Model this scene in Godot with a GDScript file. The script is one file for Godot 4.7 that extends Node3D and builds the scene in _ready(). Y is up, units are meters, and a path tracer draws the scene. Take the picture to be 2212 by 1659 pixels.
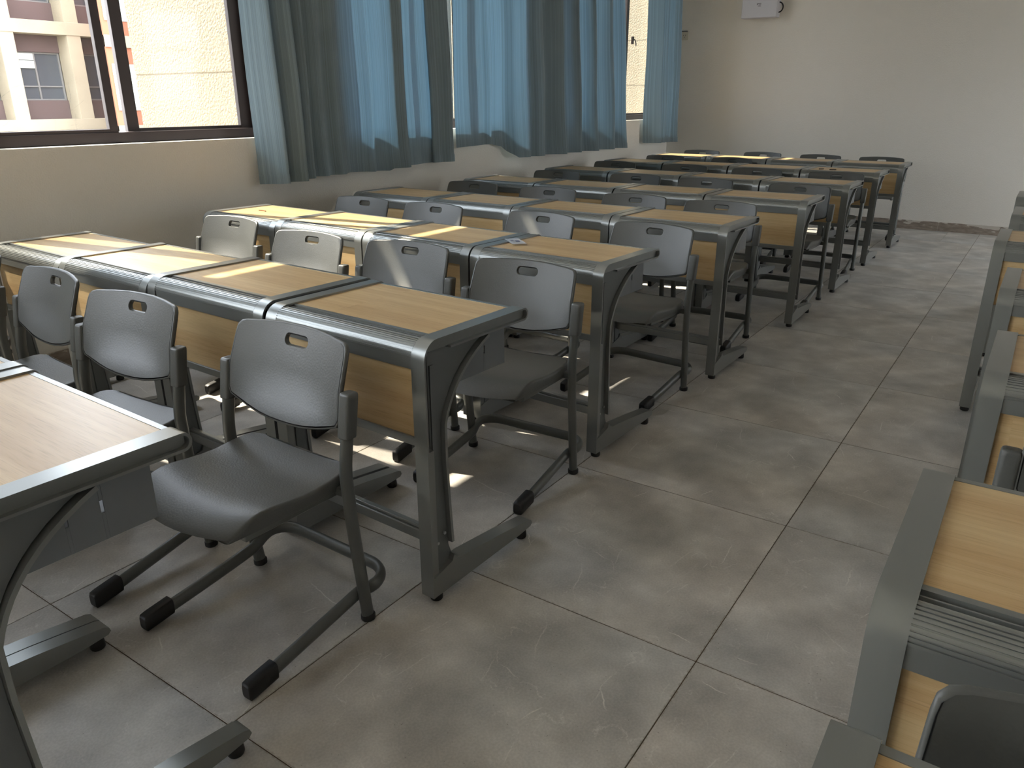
extends Node3D

# ------------------------------------------------------------------ mesh building
class MB:
	var v := PackedVector3Array()
	var n := PackedVector3Array()
	var uv := PackedVector2Array()
	var ix := PackedInt32Array()
	func vert(p: Vector3, nn: Vector3, t := Vector2.ZERO) -> int:
		v.append(p); n.append(nn); uv.append(t)
		return v.size() - 1
	func tri(a: int, b: int, c: int) -> void:
		var g := (v[b] - v[a]).cross(v[c] - v[a])
		if g.length_squared() < 1e-18:
			return
		if g.dot(n[a] + n[b] + n[c]) > 0.0:
			ix.append_array([a, c, b])
		else:
			ix.append_array([a, b, c])
	func quad(a: int, b: int, c: int, d: int) -> void:
		tri(a, b, c); tri(a, c, d)
	# flat quad
	func face(p: Array, nn: Vector3, t: Array = []) -> void:
		var k := []
		for i in 4:
			k.append(vert(p[i], nn, t[i] if t.size() else Vector2.ZERO))
		quad(k[0], k[1], k[2], k[3])
	# box with chamfered edges, shaded round; uvs laid in metres on each face
	func box(lo: Vector3, hi: Vector3, b := 0.002, uo := Vector2.ZERO, us := 1.0) -> void:
		var c := (lo + hi) * 0.5
		var h := (hi - lo) * 0.5
		b = minf(b, minf(h.x, minf(h.y, h.z)) * 0.95)
		var id := {}
		for sx in [-1, 1]:
			for sy in [-1, 1]:
				for sz in [-1, 1]:
					for a in 3:
						var s := Vector3(sx, sy, sz)
						var p := Vector3.ZERO
						var nn := Vector3.ZERO
						for k in 3:
							p[k] = c[k] + s[k] * (h[k] if k == a else h[k] - b)
						nn[a] = s[a]
						var t := Vector2(p.z, p.y) if a == 0 else Vector2(p.x, p.z) if a == 1 else Vector2(p.x, p.y)
						id[[sx, sy, sz, a]] = vert(p, nn, t * us + uo)
		for a in 3:
			var u := (a + 1) % 3
			var w := (a + 2) % 3
			for s in [-1, 1]:
				var q := []
				for e in [[-1, -1], [1, -1], [1, 1], [-1, 1]]:
					var k := [0, 0, 0, a]
					k[a] = s; k[u] = e[0]; k[w] = e[1]
					q.append(id[k])
				quad(q[0], q[1], q[2], q[3])
			for s1 in [-1, 1]:
				for s2 in [-1, 1]:
					var q := []
					for e in [[-1, u], [1, u], [1, w], [-1, w]]:
						var k := [0, 0, 0, e[1]]
						k[a] = e[0]; k[u] = s1; k[w] = s2
						q.append(id[k])
					quad(q[0], q[1], q[2], q[3])
		for sx in [-1, 1]:
			for sy in [-1, 1]:
				for sz in [-1, 1]:
					tri(id[[sx, sy, sz, 0]], id[[sx, sy, sz, 1]], id[[sx, sy, sz, 2]])
	# polygon in (z, y) pushed along x, walls smoothed where the outline bends softly
	func extrude(poly: PackedVector2Array, x0: float, x1: float, soft := 0.75) -> void:
		var m := poly.size()
		var area := 0.0
		for i in m:
			area += poly[i].cross(poly[(i + 1) % m])
		var sg := 1.0 if area > 0.0 else -1.0
		var en := []
		for i in m:
			var d := (poly[(i + 1) % m] - poly[i]).normalized()
			en.append(Vector2(d.y, -d.x) * sg)
		for i in m:
			var j := (i + 1) % m
			var na: Vector2 = en[i]
			var nb: Vector2 = en[i]
			if en[i].dot(en[(i + m - 1) % m]) > soft:
				na = (en[i] + en[(i + m - 1) % m]).normalized()
			if en[i].dot(en[j]) > soft:
				nb = (en[i] + en[j]).normalized()
			var a := Vector3(0, na.y, na.x)
			var b := Vector3(0, nb.y, nb.x)
			quad(vert(Vector3(x0, poly[i].y, poly[i].x), a), vert(Vector3(x1, poly[i].y, poly[i].x), a), vert(Vector3(x1, poly[j].y, poly[j].x), b), vert(Vector3(x0, poly[j].y, poly[j].x), b))
		var t := Geometry2D.triangulate_polygon(poly)
		for s in [[x0, -1.0], [x1, 1.0]]:
			var k := []
			for p in poly:
				k.append(vert(Vector3(s[0], p.y, p.x), Vector3(s[1], 0, 0)))
			for i in range(0, t.size(), 3):
				tri(k[t[i]], k[t[i + 1]], k[t[i + 2]])
	# rings of equal size joined and smoothed; ends closed with fans
	func loft(rings: Array, capped := true, closed := true) -> void:
		var m: int = rings[0].size()
		var r := rings.size()
		var base := v.size()
		for ring in rings:
			for p in ring:
				vert(p, Vector3.ZERO)
		var acc := PackedVector3Array()
		acc.resize(m * r)
		var mid := Vector3.ZERO
		for ring in rings:
			for p in ring:
				mid += p
		mid /= float(m * r)
		var q := []
		var last := m if closed else m - 1
		for i in r - 1:
			for j in last:
				var a := i * m + j
				var b := i * m + (j + 1) % m
				var c := (i + 1) * m + (j + 1) % m
				var d := (i + 1) * m + j
				var g := (v[base + c] - v[base + a]).cross(v[base + d] - v[base + b])
				q.append([a, b, c, d])
				for k in [a, b, c, d]:
					acc[k] += g
		var turn := 0.0
		if closed:
			var rc := []
			for ring in rings:
				var s := Vector3.ZERO
				for p in ring:
					s += p
				rc.append(s / m)
			for k in acc.size():
				turn += acc[k].dot(v[base + k] - rc[k / m])
		var f := -1.0 if turn < 0.0 else 1.0
		for k in acc.size():
			n[base + k] = acc[k].normalized() * f
		for e in q:
			quad(base + e[0], base + e[1], base + e[2], base + e[3])
		if capped:
			for e in [0, r - 1]:
				var ring: Array = rings[e]
				var cc := Vector3.ZERO
				for p in ring:
					cc += p
				cc /= m
				var o := Vector3.ZERO
				for p in rings[1 if e == 0 else r - 2]:
					o += p
				var nn := (cc - o / m).normalized()
				var k0 := vert(cc, nn)
				var ks := []
				for p in ring:
					ks.append(vert(p, nn))
				for j in m:
					tri(k0, ks[j], ks[(j + 1) % m])
	# tube along points, oval section
	func tube(path: Array, ra: float, rb: float, seg := 12, up := Vector3.UP) -> void:
		var rings := []
		var side := Vector3.ZERO
		for i in path.size():
			var d: Vector3 = (path[mini(i + 1, path.size() - 1)] - path[maxi(i - 1, 0)]).normalized()
			if i == 0:
				side = d.cross(up).normalized()
			else:
				side = (side - d * side.dot(d)).normalized()
			var w := side.cross(d).normalized()
			var ring := []
			for k in seg:
				var a := TAU * k / seg
				ring.append(path[i] + side * cos(a) * ra + w * sin(a) * rb)
			rings.append(ring)
		loft(rings)
	# turned shape: [radius, height] pairs round y at c
	func lathe(c: Vector3, prof: Array, seg := 16) -> void:
		var rings := []
		for p in prof:
			var ring := []
			for k in seg:
				var a := TAU * k / seg
				ring.append(c + Vector3(cos(a) * p[0], p[1], sin(a) * p[0]))
			rings.append(ring)
		loft(rings)
	func mesh() -> ArrayMesh:
		var a := []
		a.resize(Mesh.ARRAY_MAX)
		a[Mesh.ARRAY_VERTEX] = v
		a[Mesh.ARRAY_NORMAL] = n
		a[Mesh.ARRAY_TEX_UV] = uv
		a[Mesh.ARRAY_INDEX] = ix
		var m := ArrayMesh.new()
		m.add_surface_from_arrays(Mesh.PRIMITIVE_TRIANGLES, a)
		return m

var M := {}
var used := {}
const SUN_TO := Vector3(-1.0, 1.18, 0.16)

func numbered(s: String) -> String:
	if not used.has(s):
		used[s] = 0
		return s
	used[s] += 1
	return "%s_%03d" % [s, used[s]]

func part(called: String, what, m: Material, parent: Node) -> MeshInstance3D:
	var o := MeshInstance3D.new()
	o.name = called
	o.mesh = what.mesh() if what is MB else what
	o.material_override = m
	o.cast_shadow = GeometryInstance3D.SHADOW_CASTING_SETTING_ON
	parent.add_child(o, true)
	return o

func thing(called: String, label: String, category: String, at := Vector3.ZERO, turn := 0.0, group := "") -> Node3D:
	var o := Node3D.new()
	o.name = numbered(called)
	add_child(o, true)
	o.position = at
	o.rotation.y = turn
	tag(o, label, category, group)
	return o

func tag(o: Node, label: String, category: String, group := "") -> void:
	o.set_meta("label", label)
	o.set_meta("category", category)
	if group:
		o.set_meta("group", group)

func struct(o: Node, label: String, category: String) -> void:
	tag(o, label, category)
	o.set_meta("kind", "structure")

func mat(c: Color, rough := 0.6, metal := 0.0) -> StandardMaterial3D:
	var m := StandardMaterial3D.new()
	m.albedo_color = c
	m.roughness = rough
	m.metallic = metal
	return m

func rgb(r: float, g: float, b: float) -> Color:
	return Color(r / 255.0, g / 255.0, b / 255.0)

# ------------------------------------------------------------------ textures
func noise(freq: float, sd: int, oct := 4, kind := FastNoiseLite.TYPE_SIMPLEX_SMOOTH) -> FastNoiseLite:
	var f := FastNoiseLite.new()
	f.noise_type = kind
	f.frequency = freq
	f.seed = sd
	f.fractal_octaves = oct
	return f

func grey(f: FastNoiseLite, w: int, h: int, w2: int, h2: int) -> PackedByteArray:
	var im := f.get_image(w, h, false, false, true)
	im.convert(Image.FORMAT_L8)
	if w != w2 or h != h2:
		im.resize(w2, h2, Image.INTERPOLATE_CUBIC)
	return im.get_data()

func wood_texture(sd: int) -> ImageTexture:
	var w := 1024
	var h := 1024
	var broad := grey(noise(0.012, sd, 3), 16, h, w, h)
	var mid := grey(noise(0.045, sd + 5, 3), 24, h, w, h)
	var fine := grey(noise(0.22, sd + 9, 2), 40, h, w, h)
	var knot := grey(noise(0.02, sd + 13, 2), 128, 256, w, h)
	var d := PackedByteArray()
	d.resize(w * h * 3)
	var light := Vector3(214, 187, 141)
	var tan_ := Vector3(190, 155, 108)
	var dark := Vector3(136, 103, 66)
	for i in w * h:
		var a := clampf((broad[i] / 255.0 - 0.2) * 1.5, 0, 1)
		var b := mid[i] / 255.0
		var c := fine[i] / 255.0
		var k := clampf((knot[i] / 255.0 - 0.72) * 3.0, 0, 1)
		var t := clampf(a * 0.62 + b * 0.4 - 0.1 + k * 0.2, 0, 1)
		var p := light.lerp(tan_, t)
		p = p.lerp(dark, clampf((c - 0.58) * 1.3, 0, 1) * (0.32 + 0.55 * t))
		d[i * 3] = int(p.x); d[i * 3 + 1] = int(p.y); d[i * 3 + 2] = int(p.z)
	return ImageTexture.create_from_image(Image.create_from_data(w, h, false, Image.FORMAT_RGB8, d))

func tile_texture(sd: int) -> ImageTexture:
	var w := 1024
	var cloud := grey(noise(0.011, sd, 4), 256, 256, w, w)
	var warm := grey(noise(0.007, sd + 3, 2), 128, 128, w, w)
	var grain := grey(noise(0.09, sd + 5, 3), w, w, w, w)
	var d := PackedByteArray()
	d.resize(w * w * 3)
	for i in w * w:
		var a := cloud[i] / 255.0 - 0.5
		var g := grain[i] / 255.0 - 0.5
		var t := warm[i] / 255.0 - 0.5
		var l := 1.0 + a * 0.24 + g * 0.10
		d[i * 3] = int(clampf(190.0 * l + t * 5.0, 0, 255))
		d[i * 3 + 1] = int(clampf(187.0 * l, 0, 255))
		d[i * 3 + 2] = int(clampf(182.0 * l - t * 5.0, 0, 255))
	# pale veins: thin broken ridges
	for lay in 2:
		var vn: FastNoiseLite = noise([0.0035, 0.009][lay], sd + 50 + lay, 3)
		vn.domain_warp_enabled = true
		vn.domain_warp_amplitude = [55.0, 22.0][lay]
		vn.domain_warp_frequency = [0.012, 0.03][lay]
		var vi := vn.get_image(w, w, false, false, false)
		vi.convert(Image.FORMAT_L8)
		var vd := vi.get_data()
		var mk := grey(noise(0.012, sd + 60 + lay, 3), 256, 256, w, w)
		for i in w * w:
			var e := absf(vd[i] - 128.0)
			if e < 3.0:
				var f: float = (1.0 - e / 3.0) * clampf((mk[i] / 255.0 - [0.56, 0.6][lay]) * 5.0, 0, 1) * [0.6, 0.5][lay] * (0.5 + grain[i] / 400.0)
				for ch in 3:
					d[i * 3 + ch] = int(lerpf(d[i * 3 + ch], [236.0, 234.0, 228.0][ch], f))
	var im := Image.create_from_data(w, w, false, Image.FORMAT_RGB8, d)
	var rng := RandomNumberGenerator.new()
	rng.seed = sd
	# pale veins: wandering lines that fork and fade
	for k in 22:
		var p := Vector2(rng.randf(), rng.randf()) * w
		var dir := rng.randf_range(-0.5, 0.5) + (PI * 0.5 if rng.randf() < 0.6 else 0.35)
		var length := rng.randf_range(30, 330) * (1.0 if k < 12 else 0.35)
		var strong := rng.randf_range(0.25, 0.8)
		var wide := rng.randf_range(0.9, 3.0)
		for s in int(length):
			dir += rng.randf_range(-0.05, 0.05)
			p += Vector2(cos(dir), sin(dir)) + Vector2(rng.randf_range(-0.7, 0.7), rng.randf_range(-0.7, 0.7))
			var f := strong * sin(PI * s / length) * rng.randf_range(0.3, 1.0)
			var r := int(ceil(wide))
			for yy in range(-r, r + 1):
				for xx in range(-r, r + 1):
					var q := Vector2i(int(p.x) + xx, int(p.y) + yy)
					if q.x < 0 or q.y < 0 or q.x >= w or q.y >= w:
						continue
					var e := f * clampf(1.0 - Vector2(xx, yy).length() / (wide + 0.4), 0, 1)
					im.set_pixelv(q, im.get_pixelv(q).lerp(Color(0.91, 0.90, 0.87), e))
	# scattered dark specks and scuffs of dirt
	for k in 90:
		var p := Vector2i(rng.randi_range(4, w - 8), rng.randi_range(4, w - 8))
		for s in rng.randi_range(1, 7):
			p += Vector2i(rng.randi_range(-1, 1), rng.randi_range(-1, 1))
			im.set_pixelv(p.clampi(0, w - 1), im.get_pixelv(p.clampi(0, w - 1)).lerp(Color(0.22, 0.19, 0.15), rng.randf_range(0.3, 0.8)))
	# brown dirt caught along the edges of the tile, broken and uneven
	var dirt := grey(noise(0.03, sd + 21, 3), w, 8, w, 8)
	for i in w:
		for e in 4:
			var f := clampf((dirt[i + e * w] / 255.0 - 0.42) * 2.2, 0, 1)
			for s in 7:
				var q: Vector2i = [Vector2i(i, s), Vector2i(i, w - 1 - s), Vector2i(s, i), Vector2i(w - 1 - s, i)][e]
				im.set_pixelv(q, im.get_pixelv(q).lerp(Color(0.33, 0.27, 0.19), f * (0.75 - 0.1 * s) * rng.randf_range(0.4, 1.0)))
	return ImageTexture.create_from_image(im)

func noise_tex(freq: float, sd: int, size := 512, oct := 4, kind := FastNoiseLite.TYPE_SIMPLEX_SMOOTH) -> ImageTexture:
	var im := noise(freq, sd, oct, kind).get_seamless_image(size, size)
	im.convert(Image.FORMAT_L8)
	return ImageTexture.create_from_image(im)

func bumpy(m: StandardMaterial3D, t: Texture2D, scale: float, height: float) -> void:
	m.heightmap_enabled = true
	m.heightmap_texture = t
	m.heightmap_scale = height
	m.uv1_triplanar = true
	m.uv1_world_triplanar = true
	m.uv1_scale = Vector3.ONE * scale

func cloth_texture() -> ImageTexture:
	var w := 1024
	var f := grey(noise(0.35, 71, 2), w, 1, w, 1)
	var c := grey(noise(0.03, 72, 3), w, 1, w, 1)
	var d := PackedByteArray()
	d.resize(w * 4 * 3)
	for y in 4:
		for x in w:
			var l := 0.80 + 0.28 * (f[x] / 255.0 - 0.5) + 0.12 * (c[x] / 255.0 - 0.5)
			var i := (y * w + x) * 3
			d[i] = int(clampf(158 * l, 0, 255)); d[i + 1] = int(clampf(178 * l, 0, 255)); d[i + 2] = int(clampf(186 * l, 0, 255))
	return ImageTexture.create_from_image(Image.create_from_data(w, 4, false, Image.FORMAT_RGB8, d))

func skirting_texture() -> ImageTexture:
	var w := 1024
	var h := 128
	var a := grey(noise(0.02, 31, 4), w, h, w, h)
	var b := grey(noise(0.006, 33, 3), w, h, w, h)
	var d := PackedByteArray()
	d.resize(w * h * 3)
	for y in h:
		for x in w:
			var i := y * w + x
			var g := a[i] / 255.0
			var p := Vector3(146, 134, 123) * (0.85 + 0.3 * g)
			# smears of white wall plaster over the upper edge
			if b[i] / 255.0 * 0.8 + g * 0.45 - float(y) / h * 0.62 > 0.60:
				p = p.lerp(Vector3(206, 200, 190), 0.85)
			d[i * 3] = int(clampf(p.x, 0, 255)); d[i * 3 + 1] = int(clampf(p.y, 0, 255)); d[i * 3 + 2] = int(clampf(p.z, 0, 255))
	return ImageTexture.create_from_image(Image.create_from_data(w, h, false, Image.FORMAT_RGB8, d))

func glass_dirt_texture() -> ImageTexture:
	var w := 512
	var sp := grey(noise(0.25, 41, 3), w, w, w, w)
	var cl := grey(noise(0.012, 43, 4), w, w, w, w)
	var d := PackedByteArray()
	d.resize(w * w * 4)
	for y in w:
		for x in w:
			var i := y * w + x
			var a := 0.22 + 0.24 * sp[i] / 255.0 * cl[i] / 255.0
			d[i * 4] = 150; d[i * 4 + 1] = 152; d[i * 4 + 2] = 154
			d[i * 4 + 3] = int(clampf(a, 0, 1) * 255)
	var im := Image.create_from_data(w, w, false, Image.FORMAT_RGBA8, d)
	var rng := RandomNumberGenerator.new()
	rng.seed = 77
	for k in 46:
		var p := Vector2(rng.randf(), 0.35 + 0.65 * rng.randf()) * w
		var dir := rng.randf_range(-0.5, 0.5) + (PI if rng.randf() < 0.5 else 0.0) + (PI / 2 if rng.randf() < 0.2 else 0.0)
		var st := rng.randf_range(0.1, 0.4)
		for s in rng.randi_range(10, 90):
			dir += rng.randf_range(-0.12, 0.12)
			p += Vector2(cos(dir), sin(dir))
			var q := Vector2i(p)
			if q.x < 0 or q.y < 0 or q.x >= w or q.y >= w:
				break
			var c := im.get_pixelv(q)
			c.a = minf(0.6, c.a + st * rng.randf())
			im.set_pixelv(q, c)
	return ImageTexture.create_from_image(im)

# ------------------------------------------------------------------ materials
func materials() -> void:
	M.metal = mat(rgb(138, 141, 139), 0.29, 0.5)
	M.metal_shaded = mat(rgb(104, 108, 108), 0.45, 0.2)  # shade of the recessed leg web put into a darker grey
	M.tray = mat(rgb(118, 122, 126), 0.5, 0.15)
	M.plastic = mat(rgb(84, 86, 84), 0.42)
	bumpy(M.plastic, noise_tex(0.06, 3, 256, 2), 9.0, 0.03)
	M.plastic.uv1_world_triplanar = false
	M.tube = mat(rgb(98, 101, 99), 0.36, 0.25)
	M.rubber = mat(rgb(22, 22, 24), 0.5)
	M.screw = mat(rgb(190, 192, 192), 0.3, 0.9)
	M.wood = []
	for k in 2:
		var w := mat(Color.WHITE, 0.37)
		w.albedo_texture = wood_texture(100 + k * 37)
		M.wood.append(w)
	M.tile = []
	for k in 2:
		var t := mat(Color.WHITE, 0.42)
		t.albedo_texture = tile_texture(200 + k * 11)
		t.metallic_specular = 0.42
		M.tile.append(t)
	M.grout = mat(rgb(86, 72, 54), 0.9)
	M.wall = mat(rgb(226, 222, 214), 0.85)
	bumpy(M.wall, noise_tex(0.05, 8, 512, 3), 3.0, 0.12)
	M.ceiling = mat(rgb(236, 234, 228), 0.9)
	M.skirting = mat(Color.WHITE, 0.5)
	M.skirting.albedo_texture = skirting_texture()
	M.frame = mat(rgb(58, 48, 47), 0.42, 0.1)
	M.glass = mat(Color(0.80, 0.82, 0.82, 0.16), 0.05)
	M.glass.transparency = BaseMaterial3D.TRANSPARENCY_ALPHA
	M.grey_glass = mat(Color(0.50, 0.51, 0.51, 0.5), 0.05)
	M.grey_glass.metallic_specular = 0.25
	M.grey_glass.transparency = BaseMaterial3D.TRANSPARENCY_ALPHA
	M.dusty = mat(Color.WHITE, 0.35)
	M.dusty.transparency = BaseMaterial3D.TRANSPARENCY_ALPHA
	M.dusty.albedo_texture = glass_dirt_texture()
	M.cloth = mat(Color.WHITE, 0.75)
	M.cloth.albedo_texture = cloth_texture()
	M.cloth.uv1_scale = Vector3(1.6, 1, 1)
	M.cloth.backlight_enabled = true
	M.cloth.backlight = Color(0.345, 0.455, 0.545)
	M.cloth.rim_enabled = true
	M.cloth.rim = 0.3
	M.cloth.cull_mode = BaseMaterial3D.CULL_DISABLED
	M.stucco = mat(rgb(162, 150, 127), 0.95)
	bumpy(M.stucco, noise_tex(0.05, 55, 512, 3), 1.6, 0.9)
	M.white_paint = mat(rgb(205, 205, 212), 0.4)
	M.ivory = mat(rgb(206, 200, 184), 0.4)
	M.ink = mat(rgb(70, 70, 72), 0.7)
	M.cream = mat(rgb(162, 150, 127), 0.95)
	M.alloy = mat(rgb(132, 130, 128), 0.5, 0.3)
	M.dark_glass = mat(rgb(78, 82, 88), 0.2)
	M.spandrel = mat(rgb(92, 74, 72), 0.85)
	M.brick = mat(rgb(150, 92, 68), 0.9)
	M.pale = mat(rgb(198, 204, 196), 0.6)
	M.paving = mat(rgb(150, 146, 138), 0.95)

# ------------------------------------------------------------------ desk
const DW := 0.622
const DH := 0.76
const DD := 0.437
const RW := 0.045

func arc(c: Vector2, r: float, a0: float, a1: float, k: int) -> PackedVector2Array:
	var o := PackedVector2Array()
	for i in k + 1:
		var a := lerpf(a0, a1, float(i) / k)
		o.append(c + Vector2(cos(a), sin(a)) * r)
	return o

func pl(a: Array) -> PackedVector2Array:
	var o := PackedVector2Array()
	for p in a:
		o.append(Vector2(p[0], p[1]))
	return o

# closed strip of thickness t along the left of an open line
func strip(line: PackedVector2Array, t: float) -> PackedVector2Array:
	var inner := PackedVector2Array()
	for i in line.size():
		var d := (line[mini(i + 1, line.size() - 1)] - line[maxi(i - 1, 0)]).normalized()
		inner.append(line[i] + Vector2(-d.y, d.x) * t)
	inner.reverse()
	var o := line.duplicate()
	o.append_array(inner)
	return o

# x runs across, z = 0 is the front face, the sitter's edge is at -DD; x from 0 (left) to DW
func make_desk(variant: int) -> Node3D:
	var d := Node3D.new()
	var b: MB
	for side in 2:
		var x0 := 0.0 if side == 0 else DW - RW
		var x1 := x0 + RW
		b = MB.new()
		# bent strip: under the rail, round its tip, along the top, round the corner, down the post to the floor end
		var line := PackedVector2Array()
		line.append_array(pl([[-0.10, 0.724]]))
		line.append_array(arc(Vector2(-DD + 0.018, 0.742), 0.018, -PI / 2, -PI * 1.5, 10))
		line.append_array(arc(Vector2(-0.052, DH - 0.052), 0.052, PI / 2, 0.0, 10))
		line.append(Vector2(0.0, 0.024))
		b.extrude(strip(line, -0.0055), x0, x1)
		# core of the rail, set back between the lips of the strip
		var inx0 := x0 + (0.012 if side == 0 else 0.004)
		var inx1 := x1 - (0.004 if side == 0 else 0.012)
		b.extrude(pl([[-0.03, 0.728], [-DD + 0.02, 0.728], [-DD + 0.0085, 0.735], [-DD + 0.0085, 0.748], [-DD + 0.02, 0.755], [-0.045, 0.755], [-0.02, 0.745]]), inx0, inx1)
		# web of the leg and curved bracket under the rail
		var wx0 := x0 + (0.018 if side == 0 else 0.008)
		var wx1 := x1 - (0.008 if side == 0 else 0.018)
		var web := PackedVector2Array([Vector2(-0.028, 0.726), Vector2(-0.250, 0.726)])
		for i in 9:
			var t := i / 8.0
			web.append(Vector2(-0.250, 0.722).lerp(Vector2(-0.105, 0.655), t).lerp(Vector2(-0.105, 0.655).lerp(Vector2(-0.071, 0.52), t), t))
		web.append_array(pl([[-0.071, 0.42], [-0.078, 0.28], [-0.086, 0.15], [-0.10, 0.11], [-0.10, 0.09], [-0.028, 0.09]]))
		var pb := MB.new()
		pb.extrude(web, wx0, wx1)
		# bead that runs down the inner curve of the bracket and the leg
		var bead := PackedVector2Array()
		for i in 11:
			var t := i / 10.0
			bead.append(Vector2(-0.262, 0.722).lerp(Vector2(-0.108, 0.652), t).lerp(Vector2(-0.108, 0.652).lerp(Vector2(-0.072, 0.52), t), t))
		bead.append_array(pl([[-0.072, 0.42], [-0.079, 0.28], [-0.087, 0.16]]))
		b.extrude(strip(bead, -0.009), x0 + 0.004, x1 - 0.004)
		# two shallow ribs on the web
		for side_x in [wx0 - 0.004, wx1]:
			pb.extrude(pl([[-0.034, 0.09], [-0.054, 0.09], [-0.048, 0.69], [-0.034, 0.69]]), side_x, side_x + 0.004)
		part("leg_panel", pb, M.metal_shaded, d)  # web coloured darker than the frame to carry the recess shade
		# lower post behind the slot is closed
		b.extrude(pl([[-0.0057, 0.026], [-0.030, 0.09], [-0.030, 0.462], [-0.0057, 0.462]]), x0 + 0.006, x1 - 0.006)
		part("side_frame", b, M.metal, d)
		b = MB.new()
		var foot := pl([[-0.0056, 0.024], [-0.0056, 0.085], [-0.082, 0.105]])
		foot.append_array(arc(Vector2(-0.130, 0.142), 0.044, -0.45, -1.75, 7))
		foot.append_array(pl([[-0.30, 0.082], [-0.45, 0.062], [-0.462, 0.056], [-0.466, 0.044], [-0.458, 0.036], [-0.40, 0.031]]))
		b.extrude(foot, x0 + 0.0005, x1 - 0.0005)
		part("foot", b, M.metal, d)
		for z in [-0.034, -0.436]:
			b = MB.new()
			var top := 0.026 if z > -0.1 else 0.037
			b.lathe(Vector3((x0 + x1) / 2, 0, z), [[0.0165, 0.0], [0.0185, 0.004], [0.0185, 0.012], [0.015, top]], 14)
			part("foot_pad", b, M.rubber, d)
		for p in [[0.176, -0.040], [0.196, -0.068]]:
			b = MB.new()
			var ox := x1 - 0.018 if side == 1 else x0 + 0.014
			b.extrude(arc(Vector2(p[1], p[0]), 0.0045, 0, TAU * 0.9, 8), ox, ox + 0.006)
			part("screw", b, M.screw, d)
	var l := RW - 0.001
	var r := DW - RW + 0.001
	# ribbed front apron with pencil groove
	b = MB.new()
	var prof := pl([[-0.012, 0.683], [-0.004, 0.683], [-0.004, 0.716]])
	for i in 9:
		var a0 := lerpf(0.0, PI / 2, i / 9.0)
		var a1 := lerpf(0.0, PI / 2, (i + 0.62) / 9.0)
		var a2 := lerpf(0.0, PI / 2, (i + 0.68) / 9.0)
		var a3 := lerpf(0.0, PI / 2, (i + 0.98) / 9.0)
		var c := Vector2(-0.041, 0.717)
		for e in [[a0, 0.0385], [a1, 0.0385], [a2, 0.0363], [a3, 0.0363]]:
			prof.append(c + Vector2(cos(e[0]), sin(e[0])) * e[1])
	prof.append_array(pl([[-0.043, 0.7555], [-0.0435, 0.746], [-0.054, 0.746], [-0.0545, 0.754], [-0.0575, 0.754], [-0.058, 0.746], [-0.068, 0.746], [-0.0685, 0.7555], [-0.081, 0.7555], [-0.081, 0.728], [-0.030, 0.728], [-0.012, 0.712]]))
	b.extrude(prof, l, r, 0.985)
	part("front_apron", b, M.metal, d)
	# wood-look top
	b = MB.new()
	var rng := RandomNumberGenerator.new()
	rng.seed = 40 + variant
	b.box(Vector3(l - 0.001, 0.735, -DD + 0.024), Vector3(r + 0.001, 0.7545, -0.0805), 0.0008, Vector2(rng.randf(), rng.randf()), 1.2)
	part("desktop", b, M.wood[variant % 2], d)
	b = MB.new()
	var back := pl([[-DD + 0.0245, 0.7555], [-DD + 0.012, 0.7555]])
	back.append_array(arc(Vector2(-DD + 0.016, 0.744), 0.0115, PI / 2 + 0.2, PI * 1.4, 7))
	back.append_array(pl([[-DD + 0.0245, 0.731]]))
	b.extrude(back, l, r)
	part("rear_edge", b, M.metal, d)
	# front panel and the rails that hold it
	b = MB.new()
	b.box(Vector3(l, 0.495, -0.022), Vector3(r, 0.684, -0.010), 0.001, Vector2(rng.randf(), rng.randf()), 1.2)
	part("front_panel", b, M.wood[(variant + 1) % 2], d)
	b = MB.new()
	b.box(Vector3(l, 0.472, -0.026), Vector3(r, 0.496, -0.004), 0.002)
	part("panel_rail", b, M.metal, d)
	b = MB.new()
	b.box(Vector3(l, 0.162, -0.068), Vector3(r, 0.196, -0.038), 0.004)
	b.box(Vector3(l, 0.195, -0.062), Vector3(r, 0.206, -0.044), 0.003)
	part("stretcher", b, M.metal, d)
	# open book tray under the top; its side plates have two slots each
	b = MB.new()
	b.box(Vector3(0.036, 0.604, -0.37), Vector3(DW - 0.036, 0.607, -0.03), 0.001)
	b.box(Vector3(0.036, 0.604, -0.034), Vector3(DW - 0.036, 0.734, -0.030), 0.001)
	b.box(Vector3(0.040, 0.604, -0.372), Vector3(DW - 0.040, 0.622, -0.368), 0.001)
	for x in [0.0345, DW - 0.0375]:
		var zs := [-0.03, -0.215, -0.221, -0.275, -0.281, -0.37]
		for i in range(0, 6, 2):
			b.box(Vector3(x, 0.604, zs[i + 1]), Vector3(x + 0.003, 0.735, zs[i]), 0.0005)
		for i in [1, 3]:
			b.box(Vector3(x, 0.604, zs[i + 1]), Vector3(x + 0.003, 0.655, zs[i]), 0.0003)
			b.box(Vector3(x, 0.678, zs[i + 1]), Vector3(x + 0.003, 0.735, zs[i]), 0.0003)
	part("book_tray", b, M.tray, d)
	return d

# ------------------------------------------------------------------ chair
# origin on the floor between the rear legs, the sitter looks to +z
func back_at(x: float, y: float) -> float:
	var lean := 0.139 if y < 0.657 else 0.36
	return 0.0155 - (y - 0.657) * lean - 0.040 * (1.0 - pow(absf(x) / 0.235, 2.0)) * smoothstep(0.52, 0.62, y)

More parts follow.
